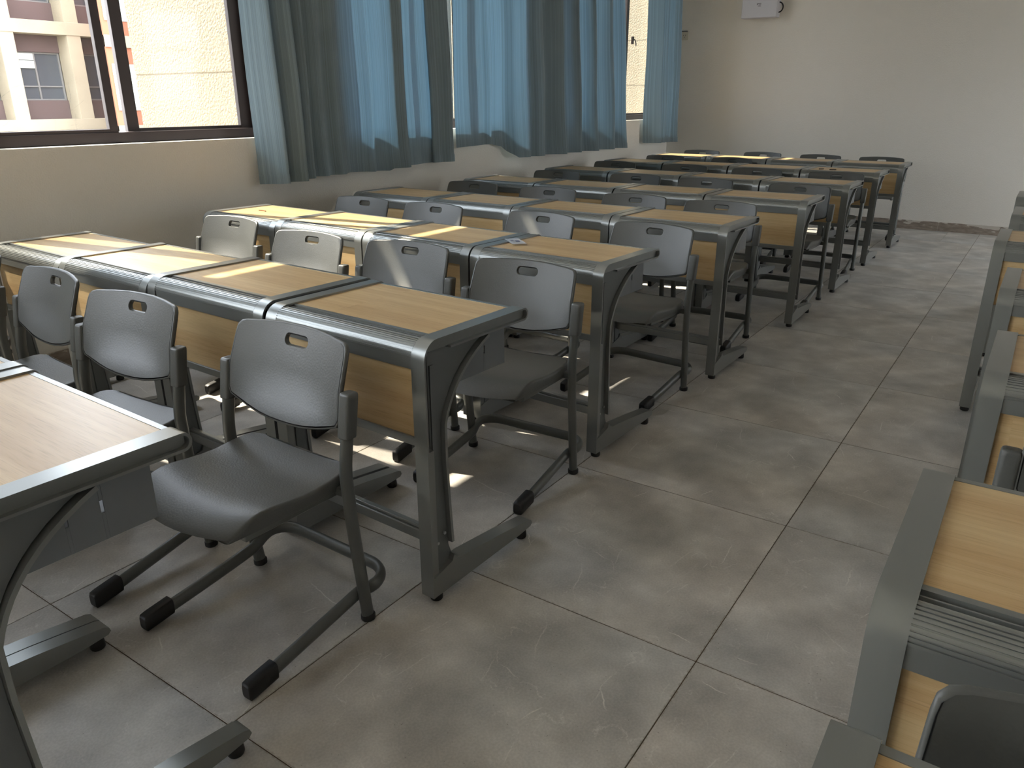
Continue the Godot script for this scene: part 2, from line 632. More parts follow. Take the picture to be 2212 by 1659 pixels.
func make_chair() -> Node3D:
	var c := Node3D.new()
	var b := MB.new()
	# ---- backrest shell
	var half := [Vector2(0.0, 0.771), Vector2(0.06, 0.7705), Vector2(0.12, 0.768), Vector2(0.186, 0.7640), Vector2(0.201, 0.7605), Vector2(0.2095, 0.752), Vector2(0.2120, 0.738), Vector2(0.2140, 0.705), Vector2(0.2165, 0.660),
		Vector2(0.2185, 0.650), Vector2(0.2185, 0.582), Vector2(0.209, 0.566), Vector2(0.18, 0.556), Vector2(0.14, 0.545), Vector2(0.09, 0.536), Vector2(0.045, 0.532), Vector2(0.0, 0.531)]
	var hole := []
	for i in 9:
		var a := lerpf(PI / 2, -PI / 2, i / 8.0)
		hole.append(Vector2(0.030 + cos(a) * 0.0125, 0.731 + sin(a) * 0.0125))
	var th := 0.0075
	var rim := 0.006
	# right half outline with half of the hand hole, mirrored for the left
	for s in [1.0, -1.0]:
		var poly := PackedVector2Array()
		for p in half:
			poly.append(Vector2(p.x * (1.0 - rim / 0.215), lerpf(p.y, 0.66, rim / 0.125)))
		poly.append(Vector2(0, hole[8].y - 0.003))
		for i in 9:
			var p: Vector2 = hole[8 - i]
			var off := (p - Vector2(0.030, 0.731)).normalized() * 0.003
			poly.append(p + off)
		poly.append(Vector2(0, hole[0].y + 0.003))
		var x := 0.0
		while x < 0.215:
			var cell := PackedVector2Array([Vector2(x, 0.5), Vector2(x + 0.018, 0.5), Vector2(x + 0.018, 0.8), Vector2(x, 0.8)])
			for piece in Geometry2D.intersect_polygons(poly, cell):
				for bandy in [[0.5, 0.58], [0.58, 0.66], [0.66, 0.8]]:
					var band := PackedVector2Array([Vector2(x - 0.01, bandy[0]), Vector2(x + 0.03, bandy[0]), Vector2(x + 0.03, bandy[1]), Vector2(x - 0.01, bandy[1])])
					for bit in Geometry2D.intersect_polygons(piece, band):
						var t := Geometry2D.triangulate_polygon(bit)
						for f in [1.0, -1.0]:
							var ks := []
							for p in bit:
								var z := back_at(p.x, p.y)
								var nn := Vector3(-(back_at(p.x + 0.002, p.y) - back_at(p.x - 0.002, p.y)) / 0.004 * s, -(back_at(p.x, p.y + 0.004) - back_at(p.x, p.y - 0.004)) / 0.008, 1.0).normalized()
								ks.append(b.vert(Vector3(p.x * s, p.y, z) + nn * th * f, nn * f))
							for i in range(0, t.size(), 3):
								b.tri(ks[t[i]], ks[t[i + 1]], ks[t[i + 2]])
			x += 0.018
	# rounded rim of the shell and of the hole
	var outline := []
	for p in half:
		outline.append(p)
	for i in range(half.size() - 2, 0, -1):
		outline.append(Vector2(-half[i].x, half[i].y))
	var ring_h := []
	for p in hole:
		ring_h.append(p)
	for i in range(8, -1, -1):
		ring_h.append(Vector2(-hole[i].x, hole[i].y))
	for which in 2:
		var o: Array = outline if which == 0 else ring_h
		var rings := []
		for k in 7:
			var a := lerpf(-PI / 2, PI / 2, k / 6.0)
			var ring := []
			for p in o:
				var q: Vector2
				if which == 0:
					var inn := Vector2(p.x * (1.0 - rim / 0.215), lerpf(p.y, 0.66, rim / 0.125))
					q = inn.lerp(p, cos(a))
				else:
					var m := Vector2(clampf(p.x, -0.030, 0.030), 0.731)
					q = p + (p - m).normalized() * 0.003 * (1.0 - cos(a))
				ring.append(Vector3(q.x, q.y, back_at(absf(q.x), q.y) + sin(a) * th))
			rings.append(ring)
		b.loft(rings, false)
	part("backrest", b, M.plastic, c)
	# ---- sleeves that hold the backrest on the legs
	for s in [1.0, -1.0]:
		b = MB.new()
		var rings := []
		for e in [[0.546, 0.80], [0.547, 0.97], [0.551, 1.0], [0.645, 1.0], [0.652, 0.98], [0.6555, 0.92], [0.657, 0.8], [0.6575, 0.5]]:
			var ring := []
			for k in 18:
				var a := TAU * k / 18.0
				ring.append(Vector3(s * 0.2335 + signf(cos(a)) * pow(absf(cos(a)), 0.5) * 0.0195 * e[1], e[0], back_at(0.229, e[0]) - 0.010 + signf(sin(a)) * pow(absf(sin(a)), 0.5) * 0.0185 * e[1]))
			rings.append(ring)
		b.loft(rings)
		part("sleeve", b, M.plastic, c)
		# ---- rear leg tube from sleeve to floor
		b = MB.new()
		var path := []
		var cv := Curve3D.new()
		cv.add_point(Vector3(s * 0.2335, 0.60, back_at(0.229, 0.60) - 0.010))
		cv.add_point(Vector3(s * 0.2335, 0.52, 0.025), Vector3(0, 0.03, -0.005), Vector3(0, -0.03, 0.005))
		cv.add_point(Vector3(s * 0.2325, 0.43, 0.032), Vector3(0, 0.03, 0.002), Vector3(0, -0.03, -0.002))
		cv.add_point(Vector3(s * 0.231, 0.30, 0.024), Vector3(0, 0.04, 0.004), Vector3(0, -0.04, -0.004))
		cv.add_point(Vector3(s * 0.228, 0.016, -0.006))
		cv.bake_interval = 0.02
		for p in cv.get_baked_points():
			path.append(p)
		b.tube(path, 0.0175, 0.0145, 14, Vector3.RIGHT)
		part("leg", b, M.tube, c)
		b = MB.new()
		b.lathe(Vector3(s * 0.228, 0, -0.007), [[0.016, 0.0], [0.0195, 0.003], [0.0195, 0.016], [0.017, 0.019]], 14)
		part("leg_cap", b, M.rubber, c)
		# ---- bracket under the seat
		b = MB.new()
		b.box(Vector3(s * 0.19 - 0.012, 0.385, -0.002), Vector3(s * 0.19 + 0.012, 0.405, 0.31), 0.004)
		b.box(Vector3(s * 0.209 - 0.022, 0.388, 0.012), Vector3(s * 0.209 + 0.022, 0.412, 0.045), 0.004)
		part("seat_bracket", b, M.tube, c)
	# ---- floor rail: two arms joined behind the legs
	b = MB.new()
	var cu := Curve3D.new()
	cu.bake_interval = 0.018
	var zt := 0.335
	cu.add_point(Vector3(-0.216, 0.026, zt))
	cu.add_point(Vector3(-0.208, 0.078, 0.02), Vector3(0.002, -0.018, 0.10), Vector3(-0.006, 0.004, -0.025))
	cu.add_point(Vector3(-0.226, 0.091, -0.045), Vector3(0.002, -0.003, 0.025), Vector3(-0.002, 0.005, -0.035))
	cu.add_point(Vector3(-0.145, 0.096, -0.105), Vector3(-0.045, 0, 0.0), Vector3(0.04, 0, 0))
	cu.add_point(Vector3(0.145, 0.096, -0.105), Vector3(-0.04, 0, 0), Vector3(0.045, 0, 0.0))
	cu.add_point(Vector3(0.226, 0.091, -0.045), Vector3(-0.002, 0.005, -0.035), Vector3(0.002, -0.003, 0.025))
	cu.add_point(Vector3(0.208, 0.078, 0.02), Vector3(-0.006, 0.004, -0.025), Vector3(0.002, -0.018, 0.10))
	cu.add_point(Vector3(0.216, 0.026, zt))
	var pts := []
	for p in cu.get_baked_points():
		pts.append(p)
	b.tube(pts, 0.0135, 0.019, 14)
	part("floor_rail", b, M.tube, c)
	for s in [1.0, -1.0]:
		b = MB.new()
		var rings := []
		for e in [[zt - 0.045, 0.88, 0.036], [zt - 0.043, 1.0, 0.0355], [zt + 0.02, 1.0, 0.026], [zt + 0.034, 0.96, 0.0235], [zt + 0.038, 0.7, 0.0235]]:
			var ring := []
			for k in 16:
				var a := TAU * k / 16.0
				ring.append(Vector3(s * 0.216 + signf(cos(a)) * pow(absf(cos(a)), 0.5) * 0.0185 * e[1], e[2] + signf(sin(a)) * pow(absf(sin(a)), 0.5) * 0.0235 * e[1], e[0]))
			rings.append(ring)
		b.loft(rings)
		part("rail_cap", b, M.rubber, c)
	# ---- moulded seat
	b = MB.new()
	var rings2 := []
	var rows := [[-0.018, 0.150], [-0.014, 0.172], [-0.004, 0.192], [0.012, 0.203], [0.05, 0.207], [0.10, 0.207], [0.15, 0.207], [0.20, 0.206], [0.25, 0.205], [0.285, 0.204], [0.31, 0.203], [0.33, 0.202], [0.35, 0.201], [0.366, 0.199], [0.378, 0.197], [0.386, 0.194]]
	for e in rows:
		var z: float = e[0] if e[0] < 0.1 else 0.1 + (e[0] - 0.1) * 0.86
		var hw: float = e[1]
		var dip := 0.016 * exp(-pow((z - 0.12) / 0.11, 2.0))
		var y0 := 0.447 - dip - 0.042 * pow(clampf((z - 0.236) / 0.11, 0, 1), 1.9)
		var thk := maxf(0.007, (y0 - 0.397) * lerpf(0.4, 1.0, smoothstep(-0.02, 0.02, z)))
		var ring := []
		var lip := minf(0.009, thk * 0.4)
		var sec := [[-1.0, -thk + lip * 0.5], [-1.0, -lip], [-0.99, -lip * 0.3], [-0.96, 0.0]]
		for p in sec:
			ring.append(p)
		for k in range(1, 10):
			var s := lerpf(-0.95, 0.95, k / 10.0)
			ring.append([s, -0.008 * (1.0 - s * s / 0.9025)])
		for i in range(3, -1, -1):
			ring.append([-sec[i][0], sec[i][1]])
		ring.append([0.97, -thk]); ring.append([0.94, -minf(thk, 0.016)]); ring.append([-0.94, -minf(thk, 0.016)]); ring.append([-0.97, -thk])
		var out := []
		for p in ring:
			# the front edge is bowed
			var bow: float = 0.034 * (1.0 - p[0] * p[0]) * smoothstep(0.15, 0.346, z) + 0.010 * (1.0 - p[0] * p[0]) * -smoothstep(0.05, -0.018, z)
			out.append(Vector3(p[0] * hw, y0 + p[1], z + bow))
		rings2.append(out)
	b.loft(rings2)
	part("seat", b, M.plastic, c)
	return c

# ------------------------------------------------------------------ curtains
func spline(pts: Array, step: float) -> PackedVector2Array:
	var cv := Curve2D.new()
	cv.bake_interval = step
	for i in pts.size():
		var p := Vector2(pts[i][0], pts[i][1])
		var a := Vector2(pts[maxi(i - 1, 0)][0], pts[maxi(i - 1, 0)][1])
		var e := Vector2(pts[mini(i + 1, pts.size() - 1)][0], pts[mini(i + 1, pts.size() - 1)][1])
		var t := (e - a) * 0.19
		cv.add_point(p, -t, t)
	return cv.get_baked_points()

# plan: [z, distance from the wall] points; hem: [z, height] points; lean: how far the far end moves in z from top to hem
func curtain(label: String, plan: Array, hem: Array, lean: Array, top := 2.98) -> void:
	var line := spline(plan, 0.012)
	var at := Vector3(-4.05, 0.0, (plan[0][0] + plan[-1][0]) / 2)
	var o := thing("curtain", label, "curtain", at, 0.0, "blue-grey classroom curtains")
	for which in 2:
		var b := MB.new()
		var rows := 26 if which == 0 else 4
		var run := 0.0
		var cols := []
		for i in line.size():
			if i > 0:
				run += line[i].distance_to(line[i - 1])
			var p := line[i]
			var f := float(i) / (line.size() - 1)
			var bottom := hem_at(hem, p.x)
			var ring := []
			for k in rows + 1:
				var t := float(k) / rows
				var y: float
				if which == 0:
					y = lerpf(top, bottom, t)
				else:
					y = lerpf(bottom + 0.055, bottom - 0.001, t)
				var down := (top - y) / (top - bottom)
				var amp := lerpf(0.75, 1.12, down)
				var sway: float = 0.008 * sin(y * 5.0 + p.x * 9.0) * down
				var x := maxf(0.022, p.y * amp + sway)
				if which == 1:
					x += 0.0035
				var shift: float = lerpf(lean[0], lean[1], f) * (down - 0.5)
				ring.append([Vector3(x, y, p.x + shift) - Vector3(0, 0, at.z), Vector2(run, y)])
			cols.append(ring)
		var acc := []
		for i in cols.size():
			for k in rows + 1:
				var a: Vector3 = cols[mini(i + 1, cols.size() - 1)][k][0] - cols[maxi(i - 1, 0)][k][0]
				var e: Vector3 = cols[i][mini(k + 1, rows)][0] - cols[i][maxi(k - 1, 0)][0]
				b.vert(cols[i][k][0], a.cross(e).normalized(), cols[i][k][1])
		for i in cols.size() - 1:
			for k in rows:
				var q := i * (rows + 1) + k
				b.quad(q, q + 1, q + rows + 2, q + rows + 1)
		part("panel" if which == 0 else "hem", b, M.cloth, o)

func hem_at(hem: Array, z: float) -> float:
	for i in hem.size() - 1:
		if (z <= hem[i][0] and z >= hem[i + 1][0]):
			return lerpf(hem[i][1], hem[i + 1][1], (z - hem[i][0]) / (hem[i + 1][0] - hem[i][0]))
	return hem[0][1] if z > hem[0][0] else hem[-1][1]

# even pleats from z0 to z1
func pleats(z0: float, z1: float, count: int, near: float, far: float, sd: int, curl := 0.0) -> Array:
	var rng := RandomNumberGenerator.new()
	rng.seed = sd
	var o := []
	var n := count * 2
	for i in n + 1:
		var t := float(i) / n
		var z := lerpf(z0, z1, t) + (rng.randf_range(-0.18, 0.18) if i > 0 and i < n else 0.0) * absf(z1 - z0) / n
		var out := i % 2 == 1
		if curl > 0.0 and i > 0 and i < n:
			z += curl * (1.0 if out else -1.0) * signf(z1 - z0)
		o.append([z, (far if out else near) * rng.randf_range(0.85, 1.12)])
	return o

# ------------------------------------------------------------------ windows
const SILL := 1.10
const HEAD := 3.24
const WX := -4.05
const OX := -4.29

# sashes: [z right stile edge nearer the front, z other edge, x of the track, dusty]
func window(n: int, za: float, zb: float, sashes: Array, label: String) -> void:
	var o := Node3D.new()
	o.name = "window_%d" % n
	add_child(o)
	o.position = Vector3(-4.2, SILL, (za + zb) / 2)
	struct(o, label, "window")
	var at := o.position
	var b := MB.new()
	var fr := [[Vector3(-4.245, SILL, zb), Vector3(-4.155, SILL + 0.055, za)], [Vector3(-4.22, 3.112, zb), Vector3(-4.18, HEAD, za)],
		[Vector3(-4.245, SILL, za - 0.03), Vector3(-4.155, HEAD, za)], [Vector3(-4.245, SILL, zb), Vector3(-4.155, HEAD, zb + 0.026)]]
	for e in fr:
		b.box(e[0] - at, e[1] - at, 0.003)
	part("frame", b, M.frame, o)
	b = MB.new()
	b.box(Vector3(-4.22, 2.85, zb + 0.02) - at, Vector3(-4.18, 3.0, za - 0.02) - at, 0.004)
	part("transom_bar", b, M.frame, o)
	b = MB.new()
	b.box(Vector3(-4.203, 3.0, zb + 0.02) - at, Vector3(-4.197, 3.12, za - 0.02) - at, 0.0)
	part("fanlight_pane", b, M.glass, o)
	for s in sashes:
		var hi: float = s[0]
		var lo: float = s[1]
		var x: float = s[2]
		b = MB.new()
		var w0: float = s[4] if s.size() > 4 else 0.055
		var w1: float = s[5] if s.size() > 5 else 0.055
		b.box(Vector3(x - 0.016, SILL + 0.04, hi - w0) - at, Vector3(x + 0.016, 2.86, hi) - at, 0.003)
		b.box(Vector3(x - 0.016, SILL + 0.04, lo) - at, Vector3(x + 0.016, 2.86, lo + w1) - at, 0.003)
		b.box(Vector3(x - 0.016, SILL + 0.04, lo + w1 - 0.002) - at, Vector3(x + 0.016, SILL + 0.072, hi - w0 + 0.002) - at, 0.003)
		b.box(Vector3(x - 0.016, 2.80, lo + w1 - 0.002) - at, Vector3(x + 0.016, 2.86, hi - w0 + 0.002) - at, 0.003)
		var sash := part("sash", b, M.frame, o)
		b = MB.new()
		var gx := x - 0.006
		var p := [Vector3(gx, SILL + 0.068, lo + w1 - 0.004) - at, Vector3(gx, SILL + 0.068, hi - w0 + 0.004) - at, Vector3(gx, 2.81, hi - w0 + 0.004) - at, Vector3(gx, 2.81, lo + w1 - 0.004) - at]
		b.face(p, Vector3.RIGHT, [Vector2(0, 1.6), Vector2(0.8, 1.6), Vector2(0.8, 0), Vector2(0, 0)])
		part("pane", b, M.dusty if s[3] else M.grey_glass if n == 1 or n == 3 else M.glass, sash)

# ------------------------------------------------------------------ scene
func _ready() -> void:
	var cam := Camera3D.new()
	cam.name = "camera"
	add_child(cam)
	cam.position = Vector3(0, 1.3107, 0)
	cam.rotation = Vector3(-0.353843, 0.598405, -0.001285)
	cam.fov = rad_to_deg(2.0 * atan(829.5 / 1657.1))
	cam.near = 0.03
	cam.far = 300.0
	cam.current = true

	var we := WorldEnvironment.new()
	we.name = "environment"
	var env := Environment.new()
	env.background_mode = Environment.BG_SKY
	var sky := Sky.new()
	var sm := ProceduralSkyMaterial.new()
	sm.sky_top_color = Color(0.82, 0.86, 0.91)
	sm.sky_horizon_color = Color(0.95, 0.95, 0.94)
	sm.ground_horizon_color = Color(0.62, 0.60, 0.56)
	sm.ground_bottom_color = Color(0.50, 0.48, 0.45)
	sm.sun_angle_max = 1.0
	sky.sky_material = sm
	env.sky = sky
	env.background_energy_multiplier = 6.5
	env.tonemap_mode = Environment.TONE_MAPPER_LINEAR
	env.tonemap_exposure = 2.25
	env.sdfgi_enabled = true
	env.ssao_enabled = true
	env.ssil_enabled = true
	we.environment = env
	add_child(we)

	var sun := DirectionalLight3D.new()
	sun.name = "sun"
	add_child(sun)
	sun.look_at_from_position(SUN_TO * 10.0, Vector3.ZERO)
	sun.light_color = Color(1.0, 0.95, 0.86)
	sun.light_energy = 3.3
	sun.light_angular_distance = 0.53
	sun.shadow_enabled = true

	materials()
	shell()
	outside()
	hang_curtains()
	desks_and_chairs()
	small_things()

func shell() -> void:
	var zb := -9.37
	var zf := 5.2
	var xr := 3.5
	var top := 3.3
	# floor: bed of grout and a tile at each place of the grid
	var b := MB.new()
	b.box(Vector3(OX, -0.12, zb - 0.2), Vector3(xr + 0.2, -0.0012, zf + 0.2), 0.0)
	var fl := part("floor", b, M.grout, self)
	struct(fl, "taupe marble-look tiled floor with brown grout joints", "floor")
	var rng := RandomNumberGenerator.new()
	rng.seed = 5
	var ts := 0.78559
	var meshes := []
	for k in 4:
		var t := MB.new()
		var h := ts / 2 - 0.0013
		t.box(Vector3(-h, -0.01, -h), Vector3(h, 0.0, h), 0.0008, Vector2(0.5, 0.5), 1.0 / ts)
		meshes.append(t.mesh())
	var gx0 := -0.49675
	var gz0 := -1.54055
	for i in range(-5, 6):
		for j in range(-9, 11):
			var x0 := gx0 + i * ts
			var z1 := gz0 - j * ts
			var lo := Vector2(maxf(x0, WX), maxf(z1 - ts, zb))
			var hi := Vector2(minf(x0 + ts, xr), minf(z1, zf))
			if hi.x - lo.x < 0.02 or hi.y - lo.y < 0.02:
				continue
			var o: MeshInstance3D
			if hi.x - lo.x > ts - 0.001 and hi.y - lo.y > ts - 0.001:
				o = part("tile", meshes[0], M.tile[rng.randi() % 2], fl)
				o.position = Vector3(x0 + ts / 2, rng.randf_range(-0.0003, 0.0003), z1 - ts / 2)
				o.rotation.y = PI if rng.randf() < 0.5 else 0.0
			else:
				var t := MB.new()
				t.box(Vector3(lo.x + 0.0013, -0.01, lo.y + 0.0013), Vector3(hi.x - 0.0013, 0.0, hi.y - 0.0013), 0.0008, Vector2.ZERO, 1.0 / ts)
				o = part("tile", t, M.tile[rng.randi() % 2], fl)
	# window wall
	b = MB.new()
	var openings := [[4.8, 2.55], [1.9, -0.35], [-1.0, -3.294], [-3.9, -6.0], [-6.75, -9.172]]
	b.box(Vector3(OX, -0.1, zb - 0.2), Vector3(WX, SILL, zf + 0.2), 0.0)
	b.box(Vector3(OX, HEAD, zb - 0.2), Vector3(WX, top + 0.1, zf + 0.2), 0.0)
	var z := zf + 0.2
	for e in openings:
		b.box(Vector3(OX, SILL - 0.001, e[0]), Vector3(WX, HEAD + 0.001, z), 0.0)
		z = e[1]
	b.box(Vector3(OX, SILL - 0.001, zb - 0.2), Vector3(WX, HEAD + 0.001, z), 0.0)
	struct(part("wall_left", b, M.wall, self), "warm white window wall with deep sills", "wall")
	b = MB.new()
	b.box(Vector3(WX - 0.1, -0.1, zb - 0.2), Vector3(xr + 0.2, top + 0.1, zb), 0.0)
	struct(part("wall_back", b, M.wall, self), "plain warm white back wall of the classroom", "wall")
	b = MB.new()
	b.box(Vector3(xr, -0.1, -7.5), Vector3(xr + 0.2, top + 0.1, zf + 0.2), 0.0)
	b.box(Vector3(xr, -0.1, zb - 0.2), Vector3(xr + 0.2, top + 0.1, -9.0), 0.0)
	b.box(Vector3(xr, 2.7, -9.01), Vector3(xr + 0.2, top + 0.1, -7.49), 0.0)
	struct(part("wall_right", b, M.wall, self), "plain warm white wall across the aisle", "wall")
	b = MB.new()
	b.box(Vector3(WX - 0.1, -0.1, zf), Vector3(xr + 0.2, top + 0.1, zf + 0.2), 0.0)
	struct(part("wall_front", b, M.wall, self), "plain warm white front wall of the classroom", "wall")
	b = MB.new()
	b.box(Vector3(OX, top, zb - 0.2), Vector3(xr + 0.2, top + 0.2, zf + 0.2), 0.0)
	struct(part("ceiling", b, M.ceiling, self), "white classroom ceiling", "ceiling")
	# skirting of brown tiles with smears of plaster
	var sk := Node3D.new()
	sk.name = "baseboard_back"
	add_child(sk)
	struct(sk, "brown tile skirting with plaster smears along the back wall", "skirting")
	var x := WX + 0.012
	var k := 0
	while x < xr - 0.01:
		var x2 := minf(x + 0.786, xr)
		b = MB.new()
		b.box(Vector3(x, 0.0, zb), Vector3(x2 - 0.002, 0.094, zb + 0.010), 0.0015)
		for i in b.v.size():
			b.uv[i] = Vector2((b.v[i].x + 4.0) / 2.2, 1.0 - b.v[i].y / 0.094)
		part("skirting_tile", b, M.skirting, sk)
		x = x2
		k += 1
	sk = Node3D.new()
	sk.name = "baseboard_left"
	add_child(sk)
	struct(sk, "brown tile skirting with plaster smears under the windows", "skirting")
	z = zf
	while z > zb + 0.02:
		var z2 := maxf(z - 0.786, zb + 0.012)
		b = MB.new()
		b.box(Vector3(WX, 0.0, z2 + 0.002), Vector3(WX + 0.010, 0.105, z), 0.0015)
		for i in b.v.size():
			b.uv[i] = Vector2((b.v[i].z + 7.3) / 2.2, 1.0 - b.v[i].y / 0.105)
		part("skirting_tile", b, M.skirting, sk)
		z = z2
	window(1, -1.0, -3.294, [[-2.456, -3.27, -4.215, false, 0.068, 0.078], [-1.03, -1.76, -4.215, false, 0.05, 0.10], [-1.47, -2.383, -4.18, true, 0.10, 0.048]], "brown-framed sliding window with dusty panes, slightly open")
	window(2, -3.9, -6.0, [[-3.93, -4.62, -4.215, false], [-4.57, -5.36, -4.18, false], [-5.25, -5.975, -4.215, false]], "brown-framed sliding window behind the drawn curtains")
	window(3, -6.75, -9.172, [[-6.78, -7.6, -4.215, false], [-7.55, -8.40, -4.18, false], [-8.35, -9.148, -4.215, false, 0.055, 0.03]], "brown-framed sliding window beside the back wall")
	window(4, 1.9, -0.35, [[1.87, 1.1, -4.215, false], [1.15, 0.38, -4.18, false], [0.43, -0.325, -4.215, false]], "added brown-framed sliding window, out of view, filling the front with daylight")  # unseen window added to light the front rows
	window(5, 4.8, 2.55, [[4.77, 4.0, -4.215, false], [4.05, 3.28, -4.18, false], [3.33, 2.575, -4.215, false]], "added brown-framed sliding window, out of view beside the front wall, for fill light")  # another unseen window, put in for more fill from the front
	# open rear door and gallery added out of view to light the back wall
	var dr := Node3D.new()
	dr.name = "door_1"
	add_child(dr)
	dr.position = Vector3(xr + 0.1, 0, -8.25)
	struct(dr, "added brown rear door, out of view, standing open to let in daylight", "door")
	b = MB.new()
	for e in [[-0.75, 0.0, -0.69, 2.7], [0.69, 0.0, 0.75, 2.7], [-0.69, 2.64, 0.69, 2.7], [-0.69, 2.06, 0.69, 2.12]]:
		b.box(Vector3(-0.06, e[1], e[0]), Vector3(0.06, e[3], e[2]), 0.003)
	part("door_frame", b, M.frame, dr)
	b = MB.new()
	b.box(Vector3(0.12, 0.01, -0.71), Vector3(0.80, 2.04, -0.67), 0.004)
	var leaf := part("door_leaf", b, M.frame, dr)
	b = MB.new()
	b.tube([Vector3(0.70, 1.0, -0.67), Vector3(0.70, 1.0, -0.62), Vector3(0.60, 1.0, -0.62)], 0.009, 0.009, 8)
	part("door_handle", b, M.screw, leaf)
	b = MB.new()
	b.box(Vector3(xr + 0.2, -0.2, zb - 0.2), Vector3(xr + 2.2, -0.005, zf), 0.0)
	struct(part("gallery_floor", b, M.paving, self), "pale paved floor of the open gallery outside the added door", "floor")
	# curved window catch on the far window
	b = MB.new()
	var hook := []
	for i in 12:
		var a := lerpf(PI * 0.5, -0.25, i / 11.0)
		hook.append(Vector3(-4.145 + 0.0 * i, 1.90 + sin(a) * 0.05, -8.50 - cos(a) * 0.06))
	b.tube(hook, 0.006, 0.006, 8, Vector3.RIGHT)
	var w3 := get_node("window_3")
	var hk := part("window_catch", b, M.frame, w3)
	hk.position = -w3.position
	b = MB.new()
	b.box(Vector3(-4.165, 1.90, -8.50) , Vector3(-4.14, 1.98, -8.47), 0.004)
	hk = part("catch_plate", b, M.frame, w3)
	hk.position = -w3.position

func outside() -> void:
	# ribs of textured render that stand out between the windows, in courses with grooves
	var n := 0
	for f in [[-3.42, -3.70, -5.64], [-9.30, -9.62, -5.6], [-6.22, -6.5, -5.64]]:
		var o := thing("facade_fin", ["cream stucco fin outside the slightly open window", "cream stucco fin outside the window by the back wall", "cream stucco fin outside between the curtained windows"][n], "wall", Vector3(OX, -3.6, f[0]))
		var y := -3.6
		var courses := []
		while y < 6.0:
			courses.append(y)
			y += 0.51
		for c in courses:
			var b := MB.new()
			# courses meet at 1.49 and every 0.51 above and below
			var y0: float = c + fmod(1.49 + 3.6, 0.51)
			b.box(Vector3(f[2], y0, f[1]) - o.position, Vector3(OX, y0 + 0.503, f[0]) - o.position, 0.004)
			part("course", b, M.stucco, o)
		var b2 := MB.new()
		b2.box(Vector3(f[2] + 0.006, -3.6, f[1] + 0.006) - o.position, Vector3(OX, 6.0, f[0] - 0.006) - o.position, 0.0)
		part("core", b2, M.stucco, o)
		n += 1
	var b := MB.new()
	b.box(Vector3(-60, -3.9, -60), Vector3(OX, -3.6, 40), 0.0)
	struct(part("ground", b, M.paving, self), "pale paving of the yard outside the windows", "ground")
	# building across the yard
	var o := thing("school_building", "cream building with a grid of recessed dark windows across the yard", "building", Vector3(-40, -3.6, -18))
	var at := o.position
	var pitch := 3.04
	var rows := [[-3.6, 0.55], [0.55, 4.25], [4.82, 8.3]]
	for i in range(-5, 6):
		var z := -18.06 - i * pitch
		b = MB.new()
		b.box(Vector3(-41.0, -3.6, z - 0.66) - at, Vector3(-40.0, 9.0, z) - at, 0.01)
		part("column", b, M.cream, o)
	for y in [[4.25, 4.82], [0.0, 0.5], [8.3, 9.0]]:
		b = MB.new()
		b.box(Vector3(-41.0, y[0], -34.0) - at, Vector3(-39.97, y[1], -2.0) - at, 0.01)
		part("beam", b, M.cream, o)
	b = MB.new()
	b.box(Vector3(-46.0, -3.6, -34.0) - at, Vector3(-41.2, 9.0, -2.0) - at, 0.01)
	part("body", b, M.cream, o)
	for i in range(-5, 5):
		var z1 := -18.06 - i * pitch - 0.66
		var z0 := z1 - pitch + 0.66
		for r in [[0.5, 4.25], [4.82, 8.3]]:
			b = MB.new()
			b.box(Vector3(-41.22, r[1] - 0.75, z0) - at, Vector3(-40.92, r[1], z1) - at, 0.01)
			part("spandrel", b, M.spandrel, o)
			b = MB.new()
			b.box(Vector3(-41.22, r[0], z0) - at, Vector3(-40.90, r[0] + 0.85, z1) - at, 0.01)
			part("spandrel", b, M.spandrel, o)
			b = MB.new()
			var y0: float = r[0] + 0.85
			var y1: float = r[1] - 0.75
			for e in [[z0, z0 + 0.08], [z1 - 0.08, z1], [(z0 + z1) / 2 - 0.04, (z0 + z1) / 2 + 0.04]]:
				b.box(Vector3(-41.2, y0, e[0]) - at, Vector3(-41.05, y1, e[1]) - at, 0.005)
			for e in [[y0, y0 + 0.07], [y1 - 0.07, y1], [y0 + 0.6, y0 + 0.66]]:
				b.box(Vector3(-41.2, e[0], z0) - at, Vector3(-41.06, e[1], z1) - at, 0.005)
			var wf := part("window", b, M.alloy, o)
			b = MB.new()
			b.box(Vector3(-41.19, y0, z0) - at, Vector3(-41.14, y1, z1) - at, 0.0)
			part("pane", b, M.dark_glass, wf)
			if i == 0 and r[0] < 1.0:
				b = MB.new()
				b.box(Vector3(-41.13, y1 - 0.72, z1 - 1.15) - at, Vector3(-41.03, y1 - 0.38, z1 - 0.12) - at, 0.005)
				b.box(Vector3(-41.13, y1 - 0.36, z1 - 1.15) - at, Vector3(-41.03, y1 - 0.06, z1 - 0.12) - at, 0.005)
				part("blind", b, M.pale, wf)
	o = thing("brick_building", "red-brown brick building with pale bands beyond the yard", "building", Vector3(-36, -3.6, -30))
	at = o.position
	b = MB.new()
	b.box(Vector3(-36.7, -3.6, -34) - at, Vector3(-36.2, 9.0, -20.75) - at, 0.01)
	part("wall", b, M.brick, o)
	for y in [[-0.1, 0.25], [3.6, 4.1], [7.3, 7.8]]:
		b = MB.new()
		b.box(Vector3(-36.3, y[0], -34) - at, Vector3(-36.1, y[1], -20.75) - at, 0.01)
		part("band", b, M.cream, o)
	for y in [0.9, 4.7]:
		for k in 5:
			b = MB.new()
			b.box(Vector3(-36.25, y, -22.9 - k * 2.6) - at, Vector3(-36.14, y + 2.0, -20.9 - k * 2.6) - at, 0.01)
			part("window", b, M.pale, o)

